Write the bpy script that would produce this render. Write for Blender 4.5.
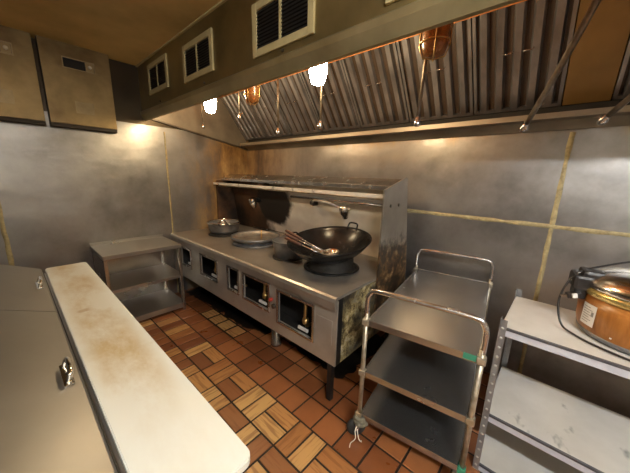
import bpy, bmesh, math, random
from mathutils import Vector, Matrix, noise as mnoise
random.seed(7)
PI = math.pi
sc = bpy.context.scene
for o in list(bpy.data.objects): bpy.data.objects.remove(o)
C = sc.collection

# ------------------------------------------------------------------ camera
cam_d = bpy.data.cameras.new('camera'); cam = bpy.data.objects.new('camera', cam_d); C.objects.link(cam)
cam_d.sensor_fit = 'HORIZONTAL'; cam_d.sensor_width = 36; cam_d.lens = 271.9 / 630 * 36
RT = Vector((0.743, 0.668, 0.027)); UP = Vector((-0.166, 0.145, 0.975)); FW = Vector((-0.648, 0.729, -0.219))
FW.normalize(); RT = (RT - FW * RT.dot(FW)).normalized(); UP = RT.cross(FW)
cam.matrix_world = Matrix(((RT.x, UP.x, -FW.x, 0), (RT.y, UP.y, -FW.y, 0), (RT.z, UP.z, -FW.z, 1.5), (0, 0, 0, 1)))
cam_d.clip_start = 0.01
sc.camera = cam
# ------------------------------------------------------------------ light and exposure
sc.view_settings.view_transform = 'Standard'; sc.view_settings.look = 'None'
sc.view_settings.gamma = 1; sc.view_settings.use_curve_mapping = False
sc.view_settings.exposure = 0.35
w = bpy.data.worlds.new('world'); sc.world = w; w.use_nodes = True
w.node_tree.nodes['Background'].inputs[0].default_value = (0.9, 0.75, 0.55, 1)
w.node_tree.nodes['Background'].inputs[1].default_value = 0.02
LAMP_POWER = 130.0      # emission of the two burning hood lamps
TUBE_POWER = 420.0       # emission of the ceiling fixture behind the camera

# ------------------------------------------------------------------ materials
def new_mat(name):
    m = bpy.data.materials.new(name); m.use_nodes = True
    nt = m.node_tree; return m, nt, nt.nodes['Principled BSDF']
def noise_node(nt, scale, detail=4, rough=.6, stretch=None, kind='Object'):
    tc = nt.nodes.new('ShaderNodeTexCoord'); mp = nt.nodes.new('ShaderNodeMapping')
    if stretch: mp.inputs['Scale'].default_value = stretch
    n = nt.nodes.new('ShaderNodeTexNoise'); n.inputs['Scale'].default_value = scale
    n.inputs['Detail'].default_value = detail; n.inputs['Roughness'].default_value = rough
    nt.links.new(tc.outputs[kind], mp.inputs[0]); nt.links.new(mp.outputs[0], n.inputs['Vector'])
    return n.outputs[0]
def ramp(nt, fac, stops):
    r = nt.nodes.new('ShaderNodeValToRGB'); e = r.color_ramp.elements
    while len(e) < len(stops): e.new(.5)
    for el, (p, c) in zip(e, stops):
        el.position = p; el.color = (c[0], c[1], c[2], 1) if not isinstance(c, (int, float)) else (c, c, c, 1)
    nt.links.new(fac, r.inputs[0]); return r.outputs[0]
def mix(nt, fac, a, b, mode='MIX'):
    n = nt.nodes.new('ShaderNodeMix'); n.data_type = 'RGBA'; n.blend_type = mode
    for idx, v in ((0, fac), (6, a), (7, b)):
        if isinstance(v, (int, float)): n.inputs[idx].default_value = v
        elif isinstance(v, tuple): n.inputs[idx].default_value = (v[0], v[1], v[2], 1)
        else: nt.links.new(v, n.inputs[idx])
    return n.outputs[2]
def math_n(nt, op, a, b=None, c=None, clamp=False):
    n = nt.nodes.new('ShaderNodeMath'); n.operation = op; n.use_clamp = clamp
    for i, v in enumerate((a, b, c)):
        if v is None: continue
        if isinstance(v, (int, float)): n.inputs[i].default_value = v
        else: nt.links.new(v, n.inputs[i])
    return n.outputs[0]
def bump(nt, bs, h, strength, dist=.01):
    b = nt.nodes.new('ShaderNodeBump'); b.inputs['Strength'].default_value = strength
    b.inputs['Distance'].default_value = dist
    nt.links.new(h, b.inputs['Height']); nt.links.new(b.outputs[0], bs.inputs['Normal'])
def pos_xyz(nt):
    g = nt.nodes.new('ShaderNodeNewGeometry'); s = nt.nodes.new('ShaderNodeSeparateXYZ')
    nt.links.new(g.outputs['Position'], s.inputs[0]); return s.outputs
def steel(name, c1, c2, metal=.9, r1=.25, r2=.45, scale=3, bumps=.15, bdist=.01, stretch=None, bscale=None):
    m, nt, bs = new_mat(name)
    n = noise_node(nt, scale, 5, .6, stretch)
    nt.links.new(ramp(nt, n, [(.3, c1), (.7, c2)]), bs.inputs['Base Color'])
    nt.links.new(ramp(nt, n, [(.3, r1), (.7, r2)]), bs.inputs['Roughness'])
    bs.inputs['Metallic'].default_value = metal
    if bumps: bump(nt, bs, noise_node(nt, bscale or scale * .8, 3, .5), bumps, bdist)
    return m
def plain(name, c, rough=.5, metal=0, var=.15, scale=20, bumps=0):
    m, nt, bs = new_mat(name)
    n = noise_node(nt, scale, 4)
    d = tuple(x * (1 - var) for x in c); l = tuple(min(1, x * (1 + var)) for x in c)
    nt.links.new(ramp(nt, n, [(.3, d), (.7, l)]), bs.inputs['Base Color'])
    bs.inputs['Roughness'].default_value = rough; bs.inputs['Metallic'].default_value = metal
    if bumps: bump(nt, bs, n, bumps, .004)
    return m

# wall sheets: dull stainless, rubbed and greasy
def wall_mat(name, grease, hood_shade=False):
    m, nt, bs = new_mat(name)
    n1 = noise_node(nt, 1.6, 6, .65); n2 = noise_node(nt, 5, 6, .7, (1, 1, .35))
    base = ramp(nt, n1, [(.32, (.17, .16, .15)), (.55, (.30, .285, .27)), (.8, (.38, .365, .34))])
    P = pos_xyz(nt)
    g = grease(nt, P, n2)
    col = mix(nt, g, base, ramp(nt, n2, [(.35, (.07, .032, .010)), (.5, (.22, .12, .035)), (.7, (.42, .28, .10))]))
    if hood_shade: col = mix(nt, band(nt, P[2], 1.975, 1.98), col, (.055, .04, .025))  # hood shade on the upper left wall, put into the colour
    nt.links.new(col, bs.inputs['Base Color'])
    bs.inputs['Metallic'].default_value = .85
    mt = math_n(nt, 'MULTIPLY_ADD', g, -.7, .85, True); nt.links.new(mt, bs.inputs['Metallic'])
    rr = ramp(nt, n2, [(.25, .30), (.75, .44)]); nt.links.new(rr, bs.inputs['Roughness'])
    bump(nt, bs, noise_node(nt, 2.0, 3, .45, (1, 1, 1.8)), .28, .03)
    return m
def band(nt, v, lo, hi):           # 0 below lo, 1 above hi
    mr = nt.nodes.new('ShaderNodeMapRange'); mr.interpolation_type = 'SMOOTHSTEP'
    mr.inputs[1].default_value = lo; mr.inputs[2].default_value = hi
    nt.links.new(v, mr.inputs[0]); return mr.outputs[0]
def grease_left(nt, P, n):
    y = math_n(nt, 'MULTIPLY_ADD', n, .9, P[1]); y = math_n(nt, 'ADD', y, math_n(nt, 'MULTIPLY', P[2], -.15))
    return math_n(nt, 'MULTIPLY', band(nt, y, 1.65, 2.2), .95)
def grease_back(nt, P, n):
    x = math_n(nt, 'MULTIPLY_ADD', n, 1.0, P[0])
    a = math_n(nt, 'SUBTRACT', 1.0, band(nt, x, -2.9, -1.3))
    z = math_n(nt, 'MULTIPLY_ADD', n, .3, P[2]); b = band(nt, z, 1.90, 2.05)
    return math_n(nt, 'MULTIPLY', math_n(nt, 'MAXIMUM', a, b), .85)
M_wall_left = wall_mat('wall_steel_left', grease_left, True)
M_wall_back = wall_mat('wall_steel_back', grease_back)
M_wall_other = steel('wall_steel_other', (.34, .31, .27), (.42, .38, .32), .7, .4, .55, 2, .2)
M_caulk = plain('seam_caulk', (.31, .25, .12), .6, 0, .35, 30, .3)
M_ceiling = plain('ceiling_paint', (.62, .45, .18), .55, 0, .3, 1.5)
M_steel = steel('steel_stove', (.40, .365, .32), (.52, .49, .45), .92, .22, .29, 2.5, .04, .006)
M_steel_clean = steel('steel_shelf', (.40, .385, .365), (.48, .46, .43), .88, .27, .31, 2, .02, .006)
M_steel_cart = steel('steel_cart', (.42, .42, .415), (.47, .47, .465), .95, .24, .28, 3, .02, .004)
M_tube = steel('steel_tube', (.45, .445, .44), (.68, .67, .66), .95, .15, .3, 12, .03)
M_tube_dull = steel('steel_tube_dull', (.30, .26, .18), (.55, .5, .4), .7, .3, .5, 25, .3, .003)
M_pipe = steel('dark_pipe', (.10, .08, .06), (.24, .2, .15), .8, .35, .5, 25, .2, .003)
M_hood = steel('steel_hood_face', (.16, .12, .05), (.34, .26, .11), .75, .3, .5, 2.5, .1)
M_hood_lip = steel('steel_hood_lip', (.34, .27, .13), (.50, .41, .22), .7, .3, .45, 4, .1)
M_hood_in = plain('hood_inside_rust', (.42, .16, .04), .6, .2, .4, 8, .3)
M_blank = plain('hood_blank_panel', (.17, .10, .03), .5, .3, .2, 3)
M_filter = steel('steel_filter', (.17, .165, .175), (.29, .28, .29), .8, .28, .45, 8, .1, .005, (1, 1, .3))
M_filter_gap = plain('filter_gap_dark', (.05, .032, .02), .5, .2)  # dark backing sheet between the filter ribs
M_vent_frame = plain('vent_frame', (.50, .41, .20), .5, .1, .12, 12)
M_black = plain('black_metal', (.015, .014, .013), .45, .3, .3, 10)
M_black_in = plain('black_interior', (.012, .01, .008), .8, 0, .3)
M_cab = steel('cabinet_steel', (.12, .078, .034), (.34, .24, .11), .75, .34, .5, 2.6, .08)
M_cab_dark = plain('cabinet_shade', (.04, .028, .016), .7)
M_badge = steel('badge_steel', (.24, .175, .085), (.35, .26, .14), .7, .35, .5, 8)
M_knob = plain('pale_knob', (.62, .55, .42), .5)
M_wok = None
def wok_mat():
    m, nt, bs = new_mat('wok_iron')
    n = noise_node(nt, 9, 4)
    nt.links.new(ramp(nt, n, [(.3, (.006, .0055, .005)), (.7, (.018, .016, .015))]), bs.inputs['Base Color'])
    nt.links.new(ramp(nt, n, [(.3, .16), (.7, .28)]), bs.inputs['Roughness'])
    bs.inputs['Metallic'].default_value = .0; bs.inputs['Specular IOR Level'].default_value = .22; return m
M_wok = wok_mat()
M_ring = plain('burner_ring_iron', (.02, .018, .016), .6, .4, .3, 20, .4)
M_tin = steel('dull_tin', (.12, .125, .13), (.26, .26, .265), .6, .38, .5, 14, .1, .003)
M_tin_light = steel('pale_basin', (.16, .14, .12), (.5, .46, .40), .6, .35, .5, 10, .1, .003)
M_chrome = steel('chrome', (.6, .58, .54), (.8, .78, .74), 1, .08, .2, 10, 0)
M_wood = plain('handle_wood', (.09, .034, .018), .5, 0, .3, 15)
M_red = plain('red_handle', (.45, .05, .03), .4)
M_brass = plain('brass', (.5, .33, .13), .35, .9)
M_rubber = plain('rubber', (.02, .02, .02), .7)
M_green = plain('green_bumper', (.03, .2, .12), .5)
M_rag = plain('grey_rag', (.16, .15, .11), .9, 0, .4, 40, .5)
M_string = plain('white_string', (.7, .66, .58), .8)
M_white = plain('white_label', (.72, .70, .66), .6, 0, .06)
M_print = plain('label_print', (.25, .24, .22), .7)
M_gold = steel('gold_band', (.62, .45, .14), (.8, .62, .25), .8, .15, .3, 10, 0)
M_pl_black = plain('black_plastic', (.018, .016, .015), .35)
M_rail = plain('galvanised_rail', (.60, .64, .72), .35, .3, .1, 20)
M_post = steel('galvanised_post', (.26, .27, .28), (.38, .39, .4), .7, .35, .5, 20, 0)
M_bright = steel('bright_rail', (.60, .57, .50), (.80, .77, .70), .45, .25, .35, 8, 0)
M_trough = steel('steel_trough', (.20, .17, .135), (.32, .28, .22), .7, .4, .55, 4, .08)
M_front = steel('steel_front', (.36, .33, .28), (.52, .49, .44), .55, .3, .42, 3, .04)
M_deck = steel('steel_deck', (.34, .30, .25), (.50, .47, .42), .7, .30, .42, 3, .04)
M_edge = plain('edge_strip', (.07, .07, .08), .4)
M_hole = plain('punched_hole', (.5, .5, .48), .5)
M_screw = plain('screw_head', (.12, .1, .08), .4, .8)

def soot_mat():                     # stove splashback: pale steel, soot above the left burners
    m, nt, bs = new_mat('splashback_steel')
    P = pos_xyz(nt); n = noise_node(nt, 5, 5, .6); n2 = noise_node(nt, 3, 4, .6)
    dx = math_n(nt, 'ADD', P[0], 2.56); dz = math_n(nt, 'ADD', P[2], -1.16)
    d = math_n(nt, 'SQRT', math_n(nt, 'ADD', math_n(nt, 'POWER', math_n(nt, 'MULTIPLY', dx, .85), 2), math_n(nt, 'POWER', dz, 2)))
    d = math_n(nt, 'MULTIPLY_ADD', n, .16, d)
    soot = math_n(nt, 'SUBTRACT', 1.0, band(nt, d, .32, .38))
    br = math_n(nt, 'SUBTRACT', 1.0, band(nt, math_n(nt, 'MULTIPLY_ADD', n2, .5, P[0]), -2.55, -2.35))
    col = ramp(nt, n, [(.3, (.62, .57, .48)), (.7, (.78, .73, .64))])
    col = mix(nt, br, col, ramp(nt, n2, [(.35, (.012, .007, .004)), (.7, (.12, .055, .022))]))
    col = mix(nt, soot, col, (.012, .009, .007))
    nt.links.new(col, bs.inputs['Base Color'])
    dark = math_n(nt, 'MAXIMUM', soot, br)
    nt.links.new(math_n(nt, 'MULTIPLY_ADD', dark, -.35, .45), bs.inputs['Metallic'])
    nt.links.new(math_n(nt, 'MULTIPLY_ADD', dark, .2, .42), bs.inputs['Roughness'])
    return m
M_splash = soot_mat()
def crud_mat():                     # grease crust on the stove's right side
    m, nt, bs = new_mat('crusted_side')
    n = noise_node(nt, 16, 8, .75); n2 = noise_node(nt, 4, 4, .6)
    c = ramp(nt, n, [(.36, (.012, .010, .008)), (.46, (.12, .09, .04)), (.53, (.42, .34, .15)), (.62, (.72, .66, .46))])
    c = mix(nt, ramp(nt, n2, [(.42, 0), (.6, 1)]), c, (.02, .016, .012))
    nt.links.new(c, bs.inputs['Base Color']); bs.inputs['Roughness'].default_value = .6
    bump(nt, bs, n, .8, .01); return m
M_crud = crud_mat()
def riser_end_mat():
    m, nt, bs = new_mat('riser_end')
    P = pos_xyz(nt); n = noise_node(nt, 14, 7, .7); n2 = noise_node(nt, 3, 4)
    base = ramp(nt, n2, [(.3, (.28, .25, .21)), (.7, (.42, .38, .32))])
    z = math_n(nt, 'MULTIPLY_ADD', n, .35, P[2])
    g = math_n(nt, 'SUBTRACT', 1.0, band(nt, z, 1.12, 1.26))
    c = mix(nt, g, base, ramp(nt, n, [(.45, (.03, .02, .012)), (.56, (.14, .075, .03)), (.68, (.48, .36, .18))]))
    nt.links.new(c, bs.inputs['Base Color']); bs.inputs['Roughness'].default_value = .42
    nt.links.new(math_n(nt, 'MULTIPLY_ADD', g, -.7, .8), bs.inputs['Metallic']); return m
M_riser_end = riser_end_mat()
def board_mat():
    m, nt, bs = new_mat('cutting_board_plastic')
    P = pos_xyz(nt); n = noise_node(nt, 3.2, 6, .7, (1, 2, 1)); n2 = noise_node(nt, 30, 5, .7, (1, .25, 1))
    st = ramp(nt, n, [(.40, 0), (.62, 1)])
    # the worn brown middle of the board, fading at both long edges and at the near end
    dy = math_n(nt, 'ABSOLUTE', math_n(nt, 'ADD', P[1], -.175)); c1 = math_n(nt, 'SUBTRACT', 1.0, band(nt, dy, .03, .12))
    c2 = math_n(nt, 'SUBTRACT', 1.0, band(nt, P[0], -1.0, -.5))
    k = math_n(nt, 'MULTIPLY', math_n(nt, 'MULTIPLY', c1, c2), math_n(nt, 'MULTIPLY_ADD', st, .55, .25))
    k = math_n(nt, 'MAXIMUM', k, math_n(nt, 'MULTIPLY', st, .12))
    col = mix(nt, k, (.72, .73, .68), (.44, .29, .09))
    spot = ramp(nt, noise_node(nt, 9, 2, .4), [(.70, 0), (.76, 1)])
    col = mix(nt, math_n(nt, 'MULTIPLY', spot, .6), col, (.35, .2, .06))
    nt.links.new(col, bs.inputs['Base Color']); bs.inputs['Roughness'].default_value = .38
    bump(nt, bs, n2, .15, .002); return m
M_board = board_mat()
def wood_mat():
    m, nt, bs = new_mat('woodgrain_film')
    n = noise_node(nt, 6, 5, .6, (1, 1, 8))
    n3 = noise_node(nt, 10, 5, .6, (3, 3, .5))
    nt.links.new(ramp(nt, n3, [(.3, (.20, .072, .014)), (.5, (.28, .105, .021)), (.7, (.36, .145, .034))]), bs.inputs['Base Color'])
    bs.inputs['Roughness'].default_value = .28; return m
M_woodgrain = wood_mat()
def laminate_mat(name, smudge):
    m, nt, bs = new_mat(name)
    n = noise_node(nt, 4, 5, .6)
    col = ramp(nt, n, [(.3, (.50, .48, .44)), (.7, (.62, .60, .56))])
    if smudge:
        s = ramp(nt, noise_node(nt, 7, 4, .6, (1, .5, 1)), [(.62, 0), (.70, 1)])
        col = mix(nt, math_n(nt, 'MULTIPLY', s, .75), col, (.10, .11, .10))
    nt.links.new(col, bs.inputs['Base Color']); bs.inputs['Roughness'].default_value = .4; return m
M_lam = laminate_mat('white_laminate', False); M_lam_dirty = laminate_mat('smudged_laminate', True)

# floor: quarry tiles, each tile its own face with a colour from its own cell
def tile_mat(name, c1, c2, c3, rough):
    m, nt, bs = new_mat(name)
    g = nt.nodes.new('ShaderNodeNewGeometry')
    oi = nt.nodes.new('ShaderNodeAttribute'); oi.attribute_name = 'tint'
    col = ramp(nt, oi.outputs['Fac'], [(0, c1), (.5, c2), (1, c3)])
    n = noise_node(nt, 5, 5, .65)
    col = mix(nt, math_n(nt, 'MULTIPLY', ramp(nt, n, [(.35, 0), (.7, 1)]), .3), col, (.10, .04, .015))
    nt.links.new(col, bs.inputs['Base Color'])
    nt.links.new(ramp(nt, noise_node(nt, 8, 4), [(.3, rough), (.7, rough + .2)]), bs.inputs['Roughness'])
    bump(nt, bs, noise_node(nt, 30, 4), .1, .003); return m
M_tile = tile_mat('quarry_tile_red', (.19, .062, .022), (.28, .098, .034), (.35, .135, .05), .26)
def grain_tile_mat():
    m, nt, bs = new_mat('quarry_tile_worn')
    a = nt.nodes.new('ShaderNodeAttribute'); a.attribute_name = 'tint'
    col = ramp(nt, a.outputs['Fac'], [(0, (.20, .075, .03)), (.35, (.34, .14, .045)), (.65, (.50, .26, .09)), (1, (.60, .37, .14))])
    at = nt.nodes.new('ShaderNodeAttribute'); at.attribute_name = 'grain'
    wv = nt.nodes.new('ShaderNodeTexNoise'); wv.inputs['Scale'].default_value = 1; wv.inputs['Detail'].default_value = 4
    nt.links.new(at.outputs['Vector'], wv.inputs['Vector'])
    s = ramp(nt, wv.outputs[0], [(.50, 0), (.60, 1)])
    col = mix(nt, math_n(nt, 'MULTIPLY', s, .55), col, (.20, .07, .022))
    nt.links.new(col, bs.inputs['Base Color']); bs.inputs['Roughness'].default_value = .38; return m
M_tile_worn = grain_tile_mat()
M_grout = plain('dark_grout', (.014, .008, .005), .6, 0, .3, 20)
M_greasepool = plain('black_grease', (.010, .008, .006), .3, 0, .3, 20, .4)
def emis(name, c, s):
    m, nt, bs = new_mat(name); bs.inputs['Base Color'].default_value = (c[0], c[1], c[2], 1)
    bs.inputs['Emission Color'].default_value = (c[0], c[1], c[2], 1); bs.inputs['Emission Strength'].default_value = s; return m
M_lit = emis('burning_bulb', (1.0, .78, .46), LAMP_POWER)
M_tube_light = emis('fluorescent_diffuser', (.95, .98, 1.0), TUBE_POWER)
def amber_glass():
    m, nt, bs = new_mat('amber_greasy_glass')
    bs.inputs['Base Color'].default_value = (.32, .15, .05, 1); bs.inputs['Roughness'].default_value = .25
    bs.inputs['Transmission Weight'].default_value = .6; return m
M_amber = amber_glass()

# ------------------------------------------------------------------ mesh builder
class G:
    def __init__(s): s.bm = bmesh.new()
    def box(s, x0, y0, z0, x1, y1, z1, bev=0, mat=None):
        n = bmesh.new(); bmesh.ops.create_cube(n, size=1)
        for v in n.verts: v.co = Vector((x0 + (v.co.x + .5) * (x1 - x0), y0 + (v.co.y + .5) * (y1 - y0), z0 + (v.co.z + .5) * (z1 - z0)))
        if bev: bmesh.ops.bevel(n, geom=n.edges[:], offset=bev, segments=2, affect='EDGES', profile=.6)
        if mat is not None: n.transform(mat)
        s._join(n); return s
    def _join(s, n):
        me = bpy.data.meshes.new('t'); n.to_mesh(me); n.free(); s.bm.from_mesh(me); bpy.data.meshes.remove(me)
    def tube(s, pts, r, seg=10, smooth=0, caps=True):
        pts = [Vector(p) for p in pts]
        if smooth: pts = catmull(pts, smooth)
        rs = r if isinstance(r, (list, tuple)) else [r] * len(pts)
        if len(rs) != len(pts): rs = [rs[0] + (rs[-1] - rs[0]) * i / (len(pts) - 1) for i in range(len(pts))]
        t0 = (pts[1] - pts[0]).normalized()
        up = Vector((0, 0, 1)) if abs(t0.z) < .9 else Vector((1, 0, 0))
        nrm = t0.cross(up).normalized(); rings = []
        for i, p in enumerate(pts):
            a = pts[max(i - 1, 0)]; b = pts[min(i + 1, len(pts) - 1)]; t = (b - a).normalized()
            nrm = (nrm - t * nrm.dot(t)).normalized(); bn = t.cross(nrm)
            rings.append([s.bm.verts.new(p + (nrm * math.cos(2 * PI * k / seg) + bn * math.sin(2 * PI * k / seg)) * rs[i]) for k in range(seg)])
        for a, b in zip(rings, rings[1:]):
            for k in range(seg):
                f = s.bm.faces.new((a[k], a[(k + 1) % seg], b[(k + 1) % seg], b[k])); f.smooth = True
        if caps: s.bm.faces.new(rings[0][::-1]); s.bm.faces.new(rings[-1])
        return s
    def lathe(s, prof, c=(0, 0, 0), seg=40, mat=None, close=False):
        n = bmesh.new(); rings = []
        for r, z in prof:
            if r < 1e-5: rings.append([n.verts.new((0, 0, z))])
            else: rings.append([n.verts.new((r * math.cos(2 * PI * k / seg), r * math.sin(2 * PI * k / seg), z)) for k in range(seg)])
        prs = list(zip(rings, rings[1:]))
        if close: prs.append((rings[-1], rings[0]))
        for a, b in prs:
            for k in range(seg):
                k2 = (k + 1) % seg
                if len(a) == 1 and len(b) == 1: continue
                if len(a) == 1: f = n.faces.new((a[0], b[k2], b[k]))
                elif len(b) == 1: f = n.faces.new((a[k], a[k2], b[0]))
                else: f = n.faces.new((a[k], a[k2], b[k2], b[k]))
                f.smooth = True
        if mat is not None: n.transform(mat)
        n.transform(Matrix.Translation(c)); bmesh.ops.recalc_face_normals(n, faces=n.faces[:]); s._join(n); return s
    def prism(s, poly, x0, x1, axis='x'):      # polygon of (a,b) extruded along axis
        def P(a, b, t): return {'x': (t, a, b), 'y': (a, t, b), 'z': (a, b, t)}[axis]
        n = bmesh.new()
        A = [n.verts.new(P(a, b, x0)) for a, b in poly]; B = [n.verts.new(P(a, b, x1)) for a, b in poly]
        n.faces.new(A); n.faces.new(B[::-1])
        for i in range(len(poly)):
            j = (i + 1) % len(poly); n.faces.new((A[i], B[i], B[j], A[j]))
        bmesh.ops.recalc_face_normals(n, faces=n.faces[:]); s._join(n); return s
    def mat(s, M): s.bm.transform(M); return s
def catmull(p, k):
    out = []; q = [p[0] * 2 - p[1]] + p + [p[-1] * 2 - p[-2]]
    for i in range(1, len(q) - 2):
        for j in range(k):
            t = j / k; a, b, c, d = q[i - 1], q[i], q[i + 1], q[i + 2]
            out.append(.5 * ((2 * b) + (c - a) * t + (2 * a - 5 * b + 4 * c - d) * t * t + (3 * b - a - 3 * c + d) * t ** 3))
    out.append(p[-1]); return out
def obj(name, g, m, parent=None, label=None, recalc=False):
    me = bpy.data.meshes.new(name)
    if recalc: bmesh.ops.recalc_face_normals(g.bm, faces=g.bm.faces[:])
    g.bm.to_mesh(me); g.bm.free(); me.materials.append(m)
    o = bpy.data.objects.new(name, me); C.objects.link(o)
    if parent is not None: o.parent = parent
    if label: o['label'] = label
    return o
def tag(o, label=None, cat=None, group=None, kind=None):
    if label: o['label'] = label
    if cat: o['category'] = cat
    if group: o['group'] = group
    if kind: o['kind'] = kind
    return o
def thing(name, label, cat, loc=(0, 0, 0), rz=0, group=None):
    o = bpy.data.objects.new(name, None); C.objects.link(o); o.empty_display_size = .05
    o.location = loc; o.rotation_euler = (0, 0, rz); return tag(o, label, cat, group)
def struct(name, g, m, parent=None):
    return tag(obj(name, g, m, parent), kind='structure')
def children(o): return [c for c in bpy.data.objects if c.parent == o]
def copy_tree(o, parent=None):
    c = o.copy(); C.objects.link(c)
    if parent: c.parent = parent
    for ch in children(o): copy_tree(ch, c)
    return c
T = Matrix.Translation
def Rx(a): return Matrix.Rotation(a, 4, 'X')
def Ry(a): return Matrix.Rotation(a, 4, 'Y')
def Rz(a): return Matrix.Rotation(a, 4, 'Z')

XL, XR, YB, YF, ZC = -3.43, 1.7, 2.35, -1.7, 2.535
# ------------------------------------------------------------------ setting
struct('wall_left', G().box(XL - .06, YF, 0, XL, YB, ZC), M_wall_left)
struct('wall_back', G().box(XL - .06, YB, 0, XR + .06, YB + .06, ZC), M_wall_back)
struct('wall_right', G().box(XR, YF, 0, XR + .06, YB, ZC), M_wall_other)
struct('wall_front', G().box(XL - .06, YF - .06, 0, XR + .06, YF, ZC), M_wall_other)
struct('ceiling', G().box(XL - .06, YF - .06, ZC, XR + .06, YB + .06, ZC + .06), M_ceiling)

def floor_mesh():
    g = G(); bm = g.bm
    tint = bm.faces.layers.float.new('tint'); 
    grain = bm.loops.layers.float_vector.new('grain')
    # grout slab
    sl = bmesh.new(); bmesh.ops.create_cube(sl, size=1)
    for v in sl.verts: v.co = Vector((XL + (v.co.x + .5) * (XR - XL), YF + (v.co.y + .5) * (YB - YF), -.06 + (v.co.z + .5) * .056))
    me = bpy.data.meshes.new('t'); sl.to_mesh(me); sl.free(); bm.from_mesh(me); bpy.data.meshes.remove(me)
    for f in bm.faces: f.material_index = 2
    def tile(x0, y0, x1, y1, mi, t, along, kk=0):
        k = .0055 + kk; x0 += k; y0 += k; x1 -= k; y1 -= k
        x0, x1 = max(x0, XL), min(x1, XR); y0, y1 = max(y0, YF), min(y1, YB)
        if x1 - x0 < .01 or y1 - y0 < .01: return
        c = .003; z = random.uniform(-.0006, .0006)
        o_ = [(x0, y0), (x1, y0), (x1, y1), (x0, y1)]; i_ = [(x0 + c, y0 + c), (x1 - c, y0 + c), (x1 - c, y1 - c), (x0 + c, y1 - c)]
        A = [bm.verts.new((x, y, -.004)) for x, y in o_]; B = [bm.verts.new((x, y, z)) for x, y in i_]
        fs = [bm.faces.new(B)] + [bm.faces.new((A[i], A[(i + 1) % 4], B[(i + 1) % 4], B[i])) for i in range(4)]
        off = random.uniform(0, 50)
        for f in fs:
            f.material_index = mi; f[tint] = t
            for l in f.loops:
                x, y = l.vert.co.x, l.vert.co.y
                l[grain] = Vector((x * 5, y * 55, off)) if along == 'x' else Vector((x * 55, y * 5, off))
    W = .162
    # red square tiles next to and under the stove, running from the wall
    y = 1.2; rows = []
    ys = [1.015] + [1.2 + W * k for k in range(0, 9)]
    for a, b in zip(ys, ys[1:]):
        x = -1.435 - W * 13
        while x < XR:
            worn = (a > 1.19 and b < 1.38 and -2.85 < x < -2.1)
            tile(x, a, x + W * (1.02), b, 1 if worn else 0, random.uniform(.5, 1) if worn else random.random(), 'x', .007 if worn else 0); x += W * 1.02
    # woven cells of two worn halves each
    cw = .2185
    j = 0; y = 1.015 - cw
    while y > YF - cw:
        i = 0; x = -1.2 - cw * 11
        while x < XR:
            t1, t2 = random.random(), random.random()
            if x < -2.2 or x > .5: tile(x, y, x + cw / 2, y + cw, 0 if random.random() < .6 else 1, t1, 'y'); tile(x + cw / 2, y, x + cw, y + cw, 0 if random.random() < .5 else 1, t2, 'y')
            elif (i + j) % 2 == 0:
                tile(x, y, x + cw / 2, y + cw, 1, t1, 'y'); tile(x + cw / 2, y, x + cw, y + cw, 1, t2, 'y')
            else:
                tile(x, y, x + cw, y + cw / 2, 1, t1, 'x'); tile(x, y + cw / 2, x + cw, y + cw, 1, t2, 'x')
            x += cw; i += 1
        y -= cw; j += 1
    return g
fl = struct('floor', floor_mesh(), M_tile); fl.data.materials.append(M_tile_worn); fl.data.materials.append(M_grout)

def seam(n, p0, p1, wid, nrm, m=M_caulk):
    g = G(); bm = g.bm; p0, p1, nrm = Vector(p0), Vector(p1), Vector(nrm)
    d = (p1 - p0); L = d.length; d.normalize(); s = d.cross(nrm); k = int(L / .03)
    A = []; 
    for i in range(k + 1):
        p = p0 + d * (L * i / k); a = wid * (.5 + .25 * mnoise.noise(p * 9)); b = wid * (.5 + .25 * mnoise.noise(p * 9 + Vector((5, 5, 5))))
        A.append([bm.verts.new(p + s * a), bm.verts.new(p + s * a * .5 + nrm * .005), bm.verts.new(p - s * b * .5 + nrm * .005), bm.verts.new(p - s * b)])
    for a, b in zip(A, A[1:]):
        for q in range(3):
            f = bm.faces.new((a[q], b[q], b[q + 1], a[q + 1])); f.smooth = True
    return struct(n, g, m)
seam('trim_1', (-.013, YB, 0), (-.013, YB, 1.80), .026, (0, -1, 0))
seam('trim_2', (-1.03, YB - .001, 1.218), (XR, YB - .001, 1.207), .028, (0, -1, 0))
seam('trim_3', (XL, 1.264, .0), (XL, 1.264, 1.93), .018, (1, 0, 0))
seam('trim_4', (XL, -.075, 0), (XL, -.075, 1.85), .03, (1, 0, 0))
# pale bead where the hood face meets the ceiling
struct('trim_5', G().box(XL, 1.045, ZC - .010, XR, 1.061, ZC), M_vent_frame)

# ------------------------------------------------------------------ ceiling light behind the camera
t = thing('ceiling_light', 'long fluorescent fixture on the ceiling above the prep side', 'ceiling light', (1.05, -.30, ZC))
obj('housing', G().box(-.62, -.03, -.045, .62, .03, 0, .005), M_white, t)
for sx in (-1, 1): obj('end_holder', G().box(sx * .61 - .01, -.014, -.12, sx * .61 + .01, .014, -.045, .003), M_white, t)
obj('glowing_tube', G().tube([(-.6, 0, -.1), (.6, 0, -.1)], .018, 14), M_tube_light, t, 'glowing fluorescent tube')

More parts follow.
